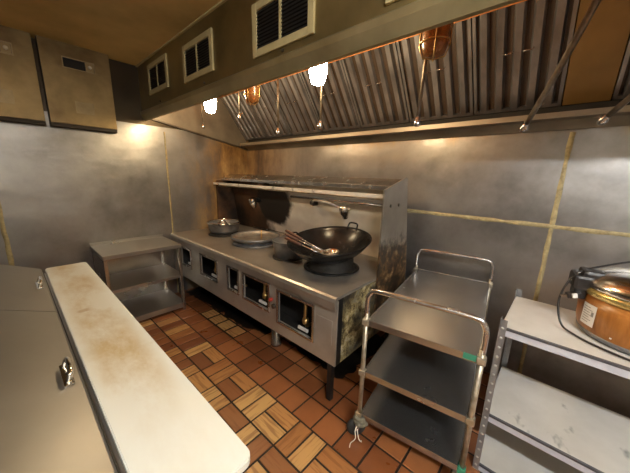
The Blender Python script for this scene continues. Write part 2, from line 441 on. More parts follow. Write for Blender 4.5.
# ------------------------------------------------------------------ range hood
HY = 1.06
hood = thing('range_hood', 'long greasy stainless exhaust hood over the wok range', 'range hood', (0, 0, 2.0))
def hp(name, g, m, label=None, parent=None): g.mat(T((0, 0, -2.0))); return obj(name, g, m, parent or hood, label)
g = G().box(XL + .002, HY, 2.105, XR - .002, HY + .02, ZC - .002)
hp('front_face', g, M_hood)
g = G().prism([(HY - .012, 2.07), (HY - .012, 2.10), (HY - .002, 2.11), (HY + .02, 2.11), (HY + .02, 2.04), (HY + .035, 2.02), (HY + .012, 2.02)], XL + .002, XR - .002)
hp('front_lip', g, M_hood_lip)
g = G().prism([(HY + .02, 2.035), (HY + .028, 2.035), (HY + .028, 2.5), (HY + .02, 2.5)], XL + .01, XR - .01)
hp('inner_face', g, M_hood_in)
hp('top_panel', G().box(XL + .01, HY + .03, 2.50, XR - .01, YB - .01, 2.515), M_hood_in)
# filter plane helper: s metres down the slope from the top rail
FT = Vector((0, 1.955, 2.444)); FB = Vector((0, 2.325, 1.957)); FD = (FB - FT); FLn = FD.length; FD.normalize(); FN = Vector((0, -FD.z, FD.y)) * -1
if FN.y > 0: FN = -FN
def fpt(x, s, n): p = FT + FD * s + FN * n; return (x, p.y, p.z)
def fbox(x0, s0, n0, x1, s1, n1, g=None):
    g = g or G(); n = bmesh.new()
    V = [n.verts.new(fpt(x, s, q)) for x in (x0, x1) for s in (s0, s1) for q in (n0, n1)]
    for f in ((0, 1, 3, 2), (4, 6, 7, 5), (0, 4, 5, 1), (2, 3, 7, 6), (0, 2, 6, 4), (1, 5, 7, 3)): n.faces.new([V[i] for i in f])
    bmesh.ops.recalc_face_normals(n, faces=n.faces[:]); g._join(n); return g
hp('filter_top_rail', fbox(XL + .01, -.09, -.02, XR - .01, .015, .03), M_hood_in)
hp('grease_trough', G().prism([(2.20, 1.865), (2.20, 1.897), (2.215, 1.897), (2.22, 1.875), (2.33, 1.875), (2.345, 1.90), (2.349, 1.90), (2.349, 1.83), (2.335, 1.815), (2.32, 1.83), (2.28, 1.862)], XL + .06, XR - .01), M_trough)
hp('trough_gap_shade', G().box(XL + .06, 2.335, 1.876, XR - .01, 2.348, 1.99), M_black_in)  # black strip gives the gap above the trough its shade
hp('end_panel', G().prism([(HY + .03, 2.06), (HY + .03, 2.5), (2.34, 2.5), (2.34, 1.83)], XL + .003, XL + .012), M_trough)
hp('end_flange', G().prism([(HY, 2.068), (HY, 2.053), (2.345, 1.822), (2.345, 1.84)], XL + .003, XL + .03), M_screw)
hp('blank_panel', fbox(-.088, 0, -.005, .115, FLn, .004), M_blank)
def make_filter(x0, x1):
    f = hp('baffle_filter', fbox(x0 + .004, .0, -.022, x1 - .004, FLn, -.014), M_filter_gap)
    g = G()
    fbox(x0 + .004, 0, -.014, x0 + .022, FLn, .006, g); fbox(x1 - .022, 0, -.014, x1 - .004, FLn, .006, g)
    fbox(x0 + .004, 0, -.014, x1 - .004, .02, .006, g); fbox(x0 + .004, FLn - .02, -.014, x1 - .004, FLn, .006, g)
    k = 5; p = (x1 - x0 - .044) / k
    for i in range(k):
        c = x0 + .022 + p * (i + .5)
        for a, b, n0, n1 in ((-.36, .1, -.012, .006),):
            n = bmesh.new()
            pr = [(c + p * -.34, -.010), (c + p * -.22, .010), (c + p * .18, .010), (c + p * .30, -.010), (c + p * .26, -.010), (c + p * .15, .007), (c + p * -.19, .007), (c + p * -.30, -.010)]
            A = [n.verts.new(fpt(x, .02, q)) for x, q in pr]; B = [n.verts.new(fpt(x, FLn - .02, q)) for x, q in pr]
            for q in range(8): n.faces.new((A[q], A[(q + 1) % 8], B[(q + 1) % 8], B[q]))
            bmesh.ops.recalc_face_normals(n, faces=n.faces[:]); g._join(n)
    rb = hp('frame', g, M_filter); rb.parent = f
    for hx in (x0 + (x1 - x0) * .36, x0 + (x1 - x0) * .56):
        g = G().tube([fpt(hx, .25, .008), fpt(hx, .25, .035), fpt(hx + .045, .25, .035), fpt(hx + .045, .25, .008)], .0035, 6)
        h = hp('handle', g, M_tube); h.parent = f
nf = 7; fw = (-.09 - (XL + .012)) / nf
for i in range(nf): make_filter(XL + .012 + fw * i, XL + .012 + fw * (i + 1))
for i in range(3): make_filter(.117 + .5 * i, .117 + .5 * (i + 1))
# louvred vents in the front face
def vent(x0, x1, z0, z1):
    y = HY; b = .038; x0 *= .987; x1 *= .987; z0 = 1.5 + (z0 - 1.5) * .987; z1 = 1.5 + (z1 - 1.5) * .987
    g = G()
    g.box(x0, y - .014, z0, x0 + b, y, z1, .003); g.box(x1 - b, y - .014, z0, x1, y, z1, .003)
    g.box(x0 + b, y - .014, z1 - b, x1 - b, y, z1, .003); g.box(x0 + b, y - .014, z0, x1 - b, y, z0 + b, .003)
    c = (x0 + x1) / 2; g.box(c - .008, y - .012, z0 + b, c + .008, y, z1 - b)
    f = hp('vent_grille', g, M_vent_frame, 'pale yellow vent frame')
    g = G().box(x0 + b, y - .003, z0 + b, x1 - b, y - .0005, z1 - b)
    bk = hp('backing', g, M_black_in); bk.parent = f
    g = G(); n = 11
    for i in range(n):
        z = z0 + b + (z1 - z0 - 2 * b) * (i + .5) / n
        for a, e in ((x0 + b, c - .008), (c + .008, x1 - b)):
            g.prism([(y - .011, z - .008), (y - .009, z - .009), (y - .003, z + .005), (y - .005, z + .006)], a, e)
    s = hp('louvre', g, M_black); s.parent = f
vent(-3.165, -2.705, 2.222, 2.482); vent(-2.384, -1.926, 2.188, 2.446); vent(-1.466, -.99, 2.152, 2.42)
vent(-.62, -.14, 2.142, 2.40); vent(.35, .83, 2.142, 2.40)
# screws on the lip
for x in (-2.9, -2.05, -1.2, -.35):
    hp('bolt', G().lathe([(0, 0), (.008, 0), (.008, .006), (0, .009)], (x, HY, 2.13), 8, Rx(PI / 2)), M_screw)

# ------------------------------------------------------------------ hood lamps
def hood_lamp(x, lit, label):
    t = thing('hood_lamp', label, 'lamp', (x, 1.3, 2.5), 0, 'vapour proof lamps under the hood')
    obj('stem', G().lathe([(0, 0), (.05, 0), (.05, -.02), (.018, -.03), (.018, -.24), (0, -.24)], (0, 0, 0), 16), M_hood_lip, t)
    obj('socket', G().lathe([(0, -.22), (.045, -.22), (.052, -.24), (.052, -.285), (.046, -.29), (0, -.29)], (0, 0, 0), 20), M_brass, t)
    if lit:
        b = obj('bulb', G().lathe([(0, -.29), (.03, -.292), (.046, -.32), (.052, -.37), (.050, -.43), (.036, -.475), (0, -.49)], (0, 0, 0), 20), M_lit, t, 'burning white bulb')
    else:
        obj('globe', G().lathe([(.044, -.285), (.054, -.31), (.056, -.38), (.054, -.45), (.042, -.485), (0, -.495)], (0, 0, 0), 24), M_amber, t, 'amber greasy glass globe')
        g = G()
        for z, r in ((-.33, .060), (-.385, .062), (-.44, .060)):
            g.tube([(r * math.cos(a * PI / 12), r * math.sin(a * PI / 12), z) for a in range(25)], .003, 6)
        for q in range(4):
            a = q * PI / 2 + .4
            g.tube([(r * math.cos(a), r * math.sin(a), z) for r, z in ((.054, -.28), (.061, -.36), (.060, -.45), (.044, -.493), (0, -.502))], .003, 6)
        obj('wire_guard', g, M_brass, t)
    return t
hood_lamp(-2.434, True, 'burning hood lamp nearest the left wall')
hood_lamp(-1.811, False, 'small unlit amber hood lamp between the two burning lamps')
hood_lamp(-1.167, True, 'burning hood lamp in front of the middle filters')
hood_lamp(-.506, False, 'unlit amber caged hood lamp right of both burning lamps')

# ------------------------------------------------------------------ fire suppression nozzles
def nozzle(pts, label, r=.0075):
    x, y, z = pts[0]
    t = thing('suppression_nozzle', label, 'nozzle', (x, y, z), 0, 'nozzle pipes hanging inside the hood')
    L = [tuple(Vector(p) - Vector(pts[0])) for p in pts]
    obj('pipe', G().tube(L, r, 8, 6 if len(L) > 2 else 0), M_pipe, t)
    e = Vector(L[-1]); d = (Vector(L[-1]) - Vector(L[-2])).normalized()
    q = d.to_track_quat('-Z', 'Y').to_matrix().to_4x4()
    obj('nozzle_head', G().lathe([(0, .01), (.011, .01), (.012, -.008), (.017, -.012), (.017, -.03), (.012, -.038), (0, -.038)], tuple(e), 14, q), M_tube, t)
nozzle([(-2.99, 1.5, 2.36), (-2.99, 1.5, 2.0)], 'nozzle pipe hanging just below the leftmost burning lamp')
nozzle([(-2.28, 1.5, 2.36), (-2.285, 1.5, 2.02)], 'short nozzle pipe between left burning lamp and small amber lamp')
nozzle([(-1.756, 1.5, 2.36), (-1.756, 1.5, 1.85)], 'dark nozzle pipe right of the small amber lamp')
nozzle([(-1.31, 1.5, 2.36), (-1.314, 1.5, 1.855)], 'nozzle pipe hanging behind the right burning lamp')
nozzle([(-.61, 1.5, 2.36), (-.631, 1.5, 1.805)], 'nozzle pipe hanging under the amber caged lamp', .009)
nozzle([(.03, 1.22, 2.36), (.005, 1.25, 2.12), (-.08, 1.45, 1.93), (-.18, 1.68, 1.76)], 'long bent nozzle pipe slanting across the filters at right', .011)
nozzle([(.42, 1.22, 2.36), (.34, 1.25, 2.05), (.20, 1.45, 1.89), (.085, 1.68, 1.765)], 'bent nozzle pipe below the plain brown hood panel', .011)
sp = obj('supply_pipe', G().tube([(XL + .02, 1.5, 2.37), (XR - .02, 1.5, 2.37)], .012, 10), M_tube_dull)
tag(sp, 'long pipe feeding the nozzles behind the hood lip', 'pipe')

# ------------------------------------------------------------------ wall cabinets top left
def cabinet(y0, y1, label):
    t = thing('wall_cabinet', label, 'cabinet', (XL, y0, 1.885), 0, 'stainless wall boxes under the ceiling')
    d = .10; h = .655; W_ = y1 - y0
    obj('body', G().box(0.001, 0, -.03, d - .012, W_, h - .002, .003), M_cab_dark, t)  # dark body, lowered below the door, stands in for the shaded underside
    g = G()
    vy0, vy1, vz0, vz1 = W_ * .30, W_ * .74, .485, .515
    # door sheet with a slot opening cut for the recessed handle
    g.box(d - .012, 0.002, 0, d, W_ - .002, vz0 - .022, .0015); g.box(d - .012, .002, vz1 + .022, d, W_ - .002, h - .004, .0015)
    g.box(d - .012, .002, vz0 - .022, d, vy0, vz1 + .022); g.box(d - .012, vy1, vz0 - .022, d, W_ - .002, vz1 + .022)
    dr = obj('door', g, M_cab, t)
    obj('recess', G().box(d - .011, vy0, vz0 - .022, d - .009, vy1, vz1 + .022), M_black_in, dr)
    g = G(); b = .007
    g.box(d, vy0 - b, vz0 - .022 - b, d + .003, vy1 + b, vz0 - .022); g.box(d, vy0 - b, vz1 + .022, d + .003, vy1 + b, vz1 + .022 + b)
    g.box(d, vy0 - b, vz0 - .022, d + .003, vy0, vz1 + .022); g.box(d, vy1, vz0 - .022, d + .003, vy1 + b, vz1 + .022)
    obj('slot_frame', g, M_badge, dr)
    obj('knob_plate', G().box(d - .010, vy1 - .06, vz0 - .02, d + .001, vy1 - .002, vz1 + .02), M_badge, dr)
    obj('knob', G().lathe([(0, 0), (.014, 0), (.014, .008), (.009, .012), (0, .012)], (d + .001, vy1 - .03, .5), 16, Ry(PI / 2)), M_knob, dr)
    g = G(); a0, a1, c0, c1 = W_ * .38, W_ * .66, .10, .20
    g.box(d, a0, c0, d + .002, a1, c1, .0008)
    for q in (c0 + .008, c1 - .011): g.box(d + .002, a0 + .008, q, d + .004, a1 - .008, q + .003)
    for q in (a0 + .008, a1 - .011): g.box(d + .002, q, c0 + .008, d + .004, q + .003, c1 - .008)
    for q in range(5):
        u = a0 + .02 + q * (a1 - a0 - .04) / 5; g.box(d + .002, u, c0 + .045, d + .004, u + .008, c0 + .062)
    g.box(d + .002, a0 + .02, c0 + .024, d + .004, a1 - .02, c0 + .028)
    obj('badge', g, M_badge, dr, 'embossed metal badge')
    return t
cabinet(.325, .80, 'stainless wall box with slot handle beside the exhaust hood')
cabinet(-.175, .295, 'stainless wall box cut by the left edge of the photo')

# ------------------------------------------------------------------ wok range
SX0, SX1, SY0, SY1, DZ = XL + .004, -.912, 1.225, 2.335, .776
rng = thing('wok_range', 'long stainless wok range along the back wall under the hood', 'stove', (SX0, SY0, 0))
def rp(name, g, m, label=None, parent=None):
    if parent is None: g.mat(T((-SX0, -SY0, 0)))
    else: g.mat(T((-SX0, -SY0, 0)))
    return obj(name, g, m, parent or rng, label)
FY = 1.253
# deck top with rounded front nose
BU = [(-2.97, 1.68, .17), (-2.36, 1.70, .225), (-1.74, 1.62, .15), (-1.29, 1.66, .20)]   # burner wells
rp('deck', G().prism([(SY0, DZ - .085), (SY0 - .003, DZ - .03), (SY0 + .004, DZ - .008), (SY0 + .02, DZ), (2.19, DZ), (2.19, DZ - .02), (SY0 + .03, DZ - .02), (SY0 + .02, DZ - .085)], SX0, SX1), M_deck)
# front panel with five framed openings
op = [(-3.20, -2.955, .45, .645), (-2.715, -2.385, .455, .655), (-2.175, -2.015, .45, .655), (-1.925, -1.585, .44, .652), (-1.465, -1.115, .395, .64)]
g = G(); PZ0, PZ1 = .285, DZ - .03
xs = SX0
for x0, x1, z0, z1 in op:
    g.box(xs, FY, PZ0, x0, FY + .012, PZ1); g.box(x0, FY, PZ0, x1, FY + .012, z0); g.box(x0, FY, z1, x1, FY + .012, PZ1); xs = x1
g.box(xs, FY, PZ0, SX1, FY + .012, PZ1)
rp('front_panel', g, M_front)
for x0, x1, z0, z1 in op:
    g = G(); b = .018
    g.box(x0 - b, FY - .010, z0 - b, x0, FY, z1 + b, .002); g.box(x1, FY - .010, z0 - b, x1 + b, FY, z1 + b, .002)
    g.box(x0, FY - .010, z0 - b, x1, FY, z0, .002); g.box(x0, FY - .010, z1, x1, FY, z1 + b, .002)
    rp('opening_frame', g, M_tube, 'bright frame round a valve opening')
    vx = x0 + (x1 - x0) * .68
    g = G().tube([(vx, FY + .12, z0 + .02), (vx, FY + .05, z0 + .05), (vx, FY + .05, z1 - .03)], .013, 8, 4)
    g.lathe([(0, -.02), (.022, -.02), (.026, 0), (.022, .02), (0, .02)], (vx, FY + .05, z0 + .075), 12)
    va = rp('gas_valve', g, M_brass, 'brass gas valve')
    g = G().box(vx - .045, FY + .015, z0 + .012, vx + .05, FY + .03, z0 + .035, .004)  # white plate added to imitate the glint beside the valve
    rp('glint_plate', g, M_white, 'white plate standing in for the valve glint')
rp('red_valve_knob', G().lathe([(0, 0), (.012, 0), (.016, .012), (.012, .028), (0, .03)], (-1.545, FY, .55), 12, Rx(PI / 2)), M_red, 'red knob')
rp('round_knob', G().lathe([(0, 0), (.02, 0), (.018, .016), (0, .018)], (-1.52, FY, .50), 16, Rx(PI / 2)), M_screw)
rp('cover_plate', G().box(-1.075, FY - .004, .43, -.945, FY, .60, .001), M_front)
rp('interior', G().box(SX0 + .02, FY + .22, PZ0 + .02, SX1 - .05, FY + .24, PZ1 - .01), M_black_in)
g = G().box(SX0 + .02, FY + .013, PZ0 + .005, SX1 - .03, 2.18, PZ0 + .02); rp('bottom_panel', g, M_black_in)
rp('side_panel', G().box(SX1 - .014, FY + .06, .285, SX1 - .002, 2.18, DZ - .021), M_crud, 'side panel crusted with old grease')
rp('side_panel_edge', G().box(SX1 - .014, FY + .001, .285, SX1 - .001, FY + .06, DZ - .025), M_black)
rp('side_panel', G().box(SX0 + .002, FY + .013, .285, SX0 + .012, 2.18, DZ - .021), M_steel)
for x, y in ((SX1 - .045, FY + .02), (SX1 - .045, 2.1), (-3.36, FY + .02), (-3.36, 2.1), (-2.15, 2.1)):
    l = rp('leg', G().box(x - .018, y - .018, 0, x + .018, y + .018, .30, .003), M_black)
rp('drain_pipe', G().lathe([(0, 0), (.05, 0), (.05, .02), (.043, .03), (.043, .30), (0, .30)], (-1.70, FY + .17, 0), 20), M_steel)
# splash back, risers, shelf
rp('splashback', G().prism([(2.185, DZ - .02), (2.197, DZ - .02), (2.062, 1.47), (2.05, 1.47)], SX0, SX1), M_splash)
rp('deck_rail', G().tube([(SX0 + .35, 2.16, DZ + .03), (-1.9, 2.16, DZ + .03)], .007, 8), M_tube)
rp('back_panel', G().box(SX0, 2.20, .30, SX1, 2.21, DZ - .022), M_steel)
rp('riser_end_panel', G().prism([(1.72, .40), (1.72, 1.415), (2.04, 1.50), (2.07, 1.50), (2.215, .75), (2.215, .40)], SX1, SX1 + .012), M_riser_end)
rp('riser_end_panel', G().prism([(1.85, DZ + .002), (1.85, 1.40), (1.93, 1.404), (2.06, 1.404), (2.178, DZ + .002)], SX0 + .002, SX0 + .014), M_splash)
for y, z in ((1.82, 1.30), (1.95, 1.30)):
    rp('bolt', G().lathe([(0, 0), (.013, 0), (.011, .006), (0, .007)], (SX1 + .012, y, z), 10, Ry(PI / 2)), M_screw)
rp('top_shelf', G().prism([(1.93, 1.405), (1.93, 1.435), (1.945, 1.44), (2.06, 1.49), (2.075, 1.49), (2.075, 1.475), (2.06, 1.475), (1.95, 1.425), (1.94, 1.405)], SX0, SX1 - .001), M_tube, 'top shelf of the riser')
g = G().box(SX0 + .02, 1.80, 1.350, SX1 - .002, 1.812, 1.378, .002); g.box(SX0 + .02, 1.812, 1.350, SX1 - .002, 1.87, 1.356)
rp('shelf_rail', g, M_bright)
g = G()
for y in (1.88, 1.94, 2.0): g.tube([(SX0 + .02, y, 1.335), (SX1 - .002, y, 1.335)], .007, 8)
rp('rack_rod', g, M_tube_dull)
rp('water_pipe', G().tube([(-2.2, 2.06, 1.27), (SX1 - .002, 2.06, 1.27)], .013, 10), M_tube)
# faucets
def faucet(dx, z, dark, a):
    g = G().tube([(dx, 2.11, z), (dx, 2.05, z), (dx, 2.03, z + .01)], .028, 12); b = rp('faucet_base', g, M_black)
    arm = [(dx, 2.04, z + .01), (dx + .06, 2.01, z + .035), (dx + .28, 1.96, z + .03), (dx + .50, 1.90, z - .01)]
    if a: arm = [(dx, 2.04, z + .01), (dx + .04, 2.0, z + .02), (dx + .08, 1.95, z - .01)]
    s = rp('faucet_arm', G().tube(arm, .010, 10, 6), M_black if a else M_bright)
    e = Vector(arm[-1])
    g = G().lathe([(0, .045), (.034, .045), (.045, .02), (.045, -.025), (.03, -.045), (.022, -.075), (0, -.075)], tuple(e), 16, Rx(.3))
    g.tube([tuple(e + Vector((.02, 0, .02))), tuple(e + Vector((.07, -.02, .015)))], .008, 8)
    rp('faucet_head', g, M_chrome, 'chrome faucet head')
faucet(-1.86, 1.225, False, False); faucet(-2.83, 1.18, True, True)
# burner rings and wells
def ring(x, y, r, h, m=M_ring, flange=.03):
    g = G().lathe([(r - .02, 0.001), (r + flange, 0.001), (r + flange, .010), (r, .016), (r - .004, h), (r - .016, h), (r - .02, .02)], (x, y, DZ), 40, None, True)
    return rp('burner_ring', g, m)
ring(-1.29, 1.66, .178, .100); ring(-2.97, 1.68, .15, .03); ring(-1.74, 1.60, .11, .012)
ring(-2.36, 1.70, .21, .033, M_tin)
rp('burner_flange', G().lathe([(.2, .0105), (.225, .0105), (.225, .014), (.2, .017)], (-1.29, 1.66, DZ), 40, None, True), M_ring)

# ------------------------------------------------------------------ wok and vessels
def wok(loc, r, depth, tilt, name, label, m):
    t = thing(name, label, 'wok', loc)
    n = 14; A = []; B = []
    R_ = (r * r + depth * depth) / (2 * depth)
    for i in range(n + 1):
        a = math.asin(min(1, r / R_)) * i / n
        A.append((R_ * math.sin(a), R_ - R_ * math.cos(a)))
    top = A[-1]
    prof = A + [(top[0] + .006, top[1] + .002), (top[0] + .006, top[1] - .004)] + [(x + .002, z - .004) for x, z in A[::-1][1:-1]] + [(0, -.004)]
    obj('bowl', G().lathe(prof, (0, 0, 0), 56, Rx(tilt)), m, t)
    return t, Rx(tilt)
w1, TR = wok((-1.30, 1.655, .842), .325, .175, math.radians(9), 'wok', 'large black iron wok tilted on the rightmost burner ring', M_wok)
def loop(sy):
    g = G().tube([(-.045, sy * .308, .162), (-.045, sy * .335, .195), (-.03, sy * .342, .212), (.03, sy * .342, .212), (.045, sy * .335, .195), (.045, sy * .308, .162)], .007, 8, 4)
    return g.mat(TR)
obj('handle', loop(1), M_wok, w1)
obj('handle', G().tube([(-.295, -.11, .158), (-.335, -.10, .185), (-.34, -.03, .185), (-.305, -.02, .158)], .007, 8, 4).mat(TR), M_wok, w1)
w1['label'] = 'large black iron wok tilted on the rightmost burner ring'
# utensils in the wok
def along(a, b): 
    d = (Vector(b) - Vector(a)); q = d.to_track_quat('Z', 'Y').to_matrix().to_4x4(); return T(a) @ q, d.length
def utensil(name, label, cat, a, b, kind):
    t = thing(name, label, cat, b, 0)
    M_, L = along(Vector(b) - Vector(b), Vector(a) - Vector(b))
    obj('shaft', G().tube([(0, 0, .05), (0, 0, L * .68)], .006, 8).mat(M_), M_tube, t)
    obj('grip', G().tube([(0, 0, L * .62), (0, 0, L * .66), (0, 0, L * .9), (0, 0, L)], [.009, .012, .013, .010], 10).mat(M_), M_wood, t, 'wooden grip')
    if kind == 'ladle':
        obj('bowl', G().lathe([(0, -.045), (.03, -.038), (.05, -.02), (.058, 0), (.055, 0), (.045, -.018), (.026, -.034), (0, -.040)], (0, 0, .045), 24), M_chrome, t)
    elif kind == 'spatula':
        obj('blade', G().box(-.045, -.004, -.05, .045, .001, .06, .002).mat(M_), M_chrome, t)
    else:
        g = G()
        for q in range(8):
            a2 = q * PI / 4; g.tube([(.07 * math.cos(a2), .07 * math.sin(a2), .02), (.035 * math.cos(a2), .035 * math.sin(a2), .004), (0, 0, 0)], .002, 5)
        for r in (.07, .05, .03): g.tube([(r * math.cos(k * PI / 12), r * math.sin(k * PI / 12), .02 * (r / .07) ** 2) for k in range(25)], .003, 6)
        obj('basket', g.mat(T((0, 0, .02))), M_chrome, t)
    return t
utensil('ladle', 'steel ladle with brown grip resting in the large black wok', 'ladle', (-1.63, 1.47, 1.055), (-1.24, 1.60, .895), 'ladle')
utensil('wok_spatula', 'wok spatula with brown grip lying beside the ladle', 'spatula', (-1.59, 1.43, 1.035), (-1.33, 1.55, .935), 'spatula')
utensil('wire_skimmer', 'round wire skimmer lying in the front of the wok', 'skimmer', (-1.55, 1.39, 1.02), (-1.19, 1.50, .915), 'skimmer')
# big shallow basin over second burner
t = thing('shallow_basin', 'wide shallow grey basin set over the second burner from the left', 'basin', (-2.36, 1.70, DZ + .036))
obj('bowl', G().lathe([(0, .002), (.12, .002), (.21, .012), (.240, .034), (.243, .044), (.247, .044), (.246, .034), (.215, .004), (.12, -.003), (0, -.003)], (0, 0, 0), 48), M_tin_light, t)
obj('rim', G().lathe([(.24, .026), (.256, .022), (.258, .048), (.243, .048)], (0, 0, 0), 48, None, True), M_tin, t)
obj('spindle', G().tube([(.02, .06, .0), (.02, .06, .10)], .008, 8), M_brass, t)
# pot on the far left burner
t = thing('stock_pot', 'grey metal pot on the far left burner beside the left wall', 'pot', (-2.97, 1.68, DZ + .031))
pz = T((0, 0, 0)) @ Matrix.Scale(1.35, 4, (0, 0, 1))
obj('body', G().lathe([(0, 0), (.15, 0), (.172, .02), (.185, .085), (.192, .088), (.192, .083), (.188, .08), (.168, .012), (.15, .006), (0, .006)][:5] + [(.18, .085), (.165, .02), (.145, .006), (0, .006)], (0, 0, 0), 40).mat(pz), M_tin, t)
obj('rim', G().lathe([(.178, .082), (.194, .082), (.194, .092), (.178, .092)], (0, 0, 0), 40, None, True).mat(pz), M_chrome, t)
obj('handle', G().tube([(.14, -.13, .08), (.19, -.17, .115), (.23, -.13, .12), (.18, -.06, .085)], .012, 8, 5).mat(pz), M_chrome, t)
t = thing('ladle', 'chrome ladle hooked over the rim of the far left pot', 'ladle', (-2.90, 1.66, DZ + .05))
obj('bowl', G().lathe([(0, -.03), (.03, -.024), (.045, 0), (.042, 0), (.028, -.02), (0, -.026)], (.0, 0, .03), 20), M_chrome, t)
obj('shaft', G().tube([(.04, 0, .03), (.10, -.02, .09), (.17, -.05, .115)], .007, 8, 4), M_chrome, t)
# bucket by the wok
t = thing('steel_bucket', 'dark grey round bucket between the basin and the wok', 'bucket', (-1.74, 1.60, DZ + .013))
obj('body', G().lathe([(0, 0), (.12, 0), (.138, .10), (.143, .104), (.143, .108), (.134, .108), (.116, .006), (0, .006)], (0, 0, 0), 40).mat(pz), M_tin, t)
obj('inner_disc', G().lathe([(0, .062), (.125, .062), (.125, .058), (0, .058)], (0, 0, 0), 32).mat(pz), M_tin_light, t, 'pale lid inside the bucket')
obj('lid_knob', G().lathe([(0, .062), (.02, .062), (.02, .085), (.012, .095), (0, .095)], (-.02, .03, 0), 16).mat(pz), M_chrome, t)
# grease pool below the range
def pool(pts, name, label, z=.0025):
    g = G(); P2 = []
    k = 60
    bm = g.bm; c = Vector((sum(p[0] for p in pts) / len(pts), sum(p[1] for p in pts) / len(pts), z + .003))
    vs = []
    for i in range(len(pts)):
        a, b = Vector(pts[i]), Vector(pts[(i + 1) % len(pts)])
        n_ = max(2, int((b - a).length / .03))
        for j in range(n_):
            p = a.lerp(b, j / n_); q = p + Vector((mnoise.noise(Vector((p.x * 14, p.y * 14, 1))), mnoise.noise(Vector((p.x * 14, p.y * 14, 8))))) * .05
            vs.append(bm.verts.new((q.x, q.y, z)))
    cv = [bm.verts.new(((v.co.x - c.x) * .93 + c.x, (v.co.y - c.y) * .8 + c.y, z + .003)) for v in vs]
    for i in range(len(vs)):
        j = (i + 1) % len(vs); bm.faces.new((vs[i], vs[j], cv[j], cv[i]))
    bm.faces.new(cv)
    o = obj(name, g, M_greasepool, None); tag(o, label, 'grease', kind='stuff'); return o
pool([(-3.38, 1.33), (-2.9, 1.36), (-2.15, 1.37), (-1.9, 1.46), (-1.95, 2.25), (-3.38, 2.25)], 'grease_spill', 'black grease caked on the tiles under the left half of the range')
pool([(-1.62, 1.50), (-1.0, 1.47), (-.98, 2.2), (-1.62, 2.2)], 'grease_spill', 'black grease caked on the tiles under the right end of the range')

# ------------------------------------------------------------------ left shelf table
t = thing('shelf_table', 'low three tier stainless shelf table against the left wall', 'shelf', (XL + .006, .465, 0))
W_, D_ = .675, .52
def tray(z, th, x1=D_, drop=.03, m=M_steel_clean, name='shelf', rear=.0):
    g = G().box(0, 0, z - .006, x1, W_, z, .0015)
    g.box(x1 - .004, 0, z - drop, x1, W_, z - .004); g.box(0, W_ - .004, z - drop, x1, W_, z - .004); g.box(0, 0, z - drop, x1, .004, z - .004)
    return obj(name, g, m, t)
tray(.752, .03, D_, .035, name='top'); tray(.415, .03, D_ - .01); tray(.09, .03, D_ - .01, .055)
obj('back_lip', G().box(0, 0, .752, .006, W_, .778), M_steel_clean, t)
for y in (.018, W_ - .018):
    for x in (.03, D_ - .02):
        obj('leg', G().box(x - .016, y - .014, 0, x + .016, y + .014, .746, .002), M_steel, t)
obj('back_panel', G().box(.004, .01, .09, .008, W_ - .01, .745), M_steel, t)
obj('side_panel', G().box(.03, .004, .06, D_ - .02, .008, .745), M_steel, t)

# ------------------------------------------------------------------ prep table
M_lid = steel('steel_lid', (.235, .22, .21), (.31, .295, .28), .9, .36, .46, 2.5, .05, .006)
t = thing('prep_table', 'stainless refrigerated prep table with two sloping lids at lower left', 'prep table', (-2.33, .28, 0))
def pp(name, g, m, label=None, parent=None): g.mat(T((2.33, -.28, 0))); return obj(name, g, m, parent or t, label)
pp('body', G().box(-2.31, -.52, .12, -.44, .262, .862, .006), M_steel_clean)
for x in (-2.26, -.49):
    for y in (-.47, .21): pp('leg', G().tube([(x, y, 0), (x, y, .12)], .02, 10), M_black)
pp('pan_rail', G().box(-2.33, -.52, .862, -.43, .072, .876, .003), M_black)
def lid(x0, x1, m):
    s = math.tan(math.radians(23))
    y0, y1 = .064, -.33; z0 = .882; z1 = z0 + (y0 - y1) * s
    g = G().prism([(y0, z0 - .006), (y0 + .003, z0), (y0 - .002, z0 + .006), (y1, z1 + .006), (y1 - .2, z1 + .006), (y1 - .2, .876), (y1 - .19, .876), (y1 - .19, z1 - .004), (y1, z1 - .004)], x0, x1)
    l = pp('lid', g, m)
    c = (x0 + x1) / 2 - .01; hy = .034; hz = z0 + .006 + (y0 - hy) * s
    g = G().tube([(c - .045, hy, hz - .002), (c - .045, hy + .008, hz + .022), (c - .03, hy + .011, hz + .03), (c + .03, hy + .011, hz + .03), (c + .045, hy + .008, hz + .022), (c + .045, hy, hz - .002)], .007, 8, 4)
    h = pp('handle', g, M_chrome, 'chrome pull handle'); h.parent = l
    g = G().box(c - .062, hy - .012, hz - .004, c + .062, hy + .014, hz + .003, .002)
    b = pp('handle_plate', g, M_chrome); b.parent = l
lid(-2.33, -1.562, M_lid); lid(-1.556, -.44, M_lid)
def board():
    n = bmesh.new(); x0, x1, y0, y1, r = -2.335, -.415, .081, .283, .025
    pts = []
    for cx, cy, a0 in ((x1 - r, y1 - r, 0), (x0 + r, y1 - r, 90), (x0 + r, y0 + r, 180), (x1 - r, y0 + r, 270)):
        for k in range(6): a = math.radians(a0 + 18 * k); pts.append((cx + r * math.cos(a), cy + r * math.sin(a)))
    g = G(); g.prism(pts, .863, .885, 'z')
    bmesh.ops.bevel(g.bm, geom=[e for e in g.bm.edges if abs(e.verts[0].co.z - e.verts[1].co.z) < 1e-6], offset=.003, segments=2, affect='EDGES')
    return g
tag(obj('cutting_board', board(), M_board), 'long stained white cutting board along the front of the prep table', 'cutting board')

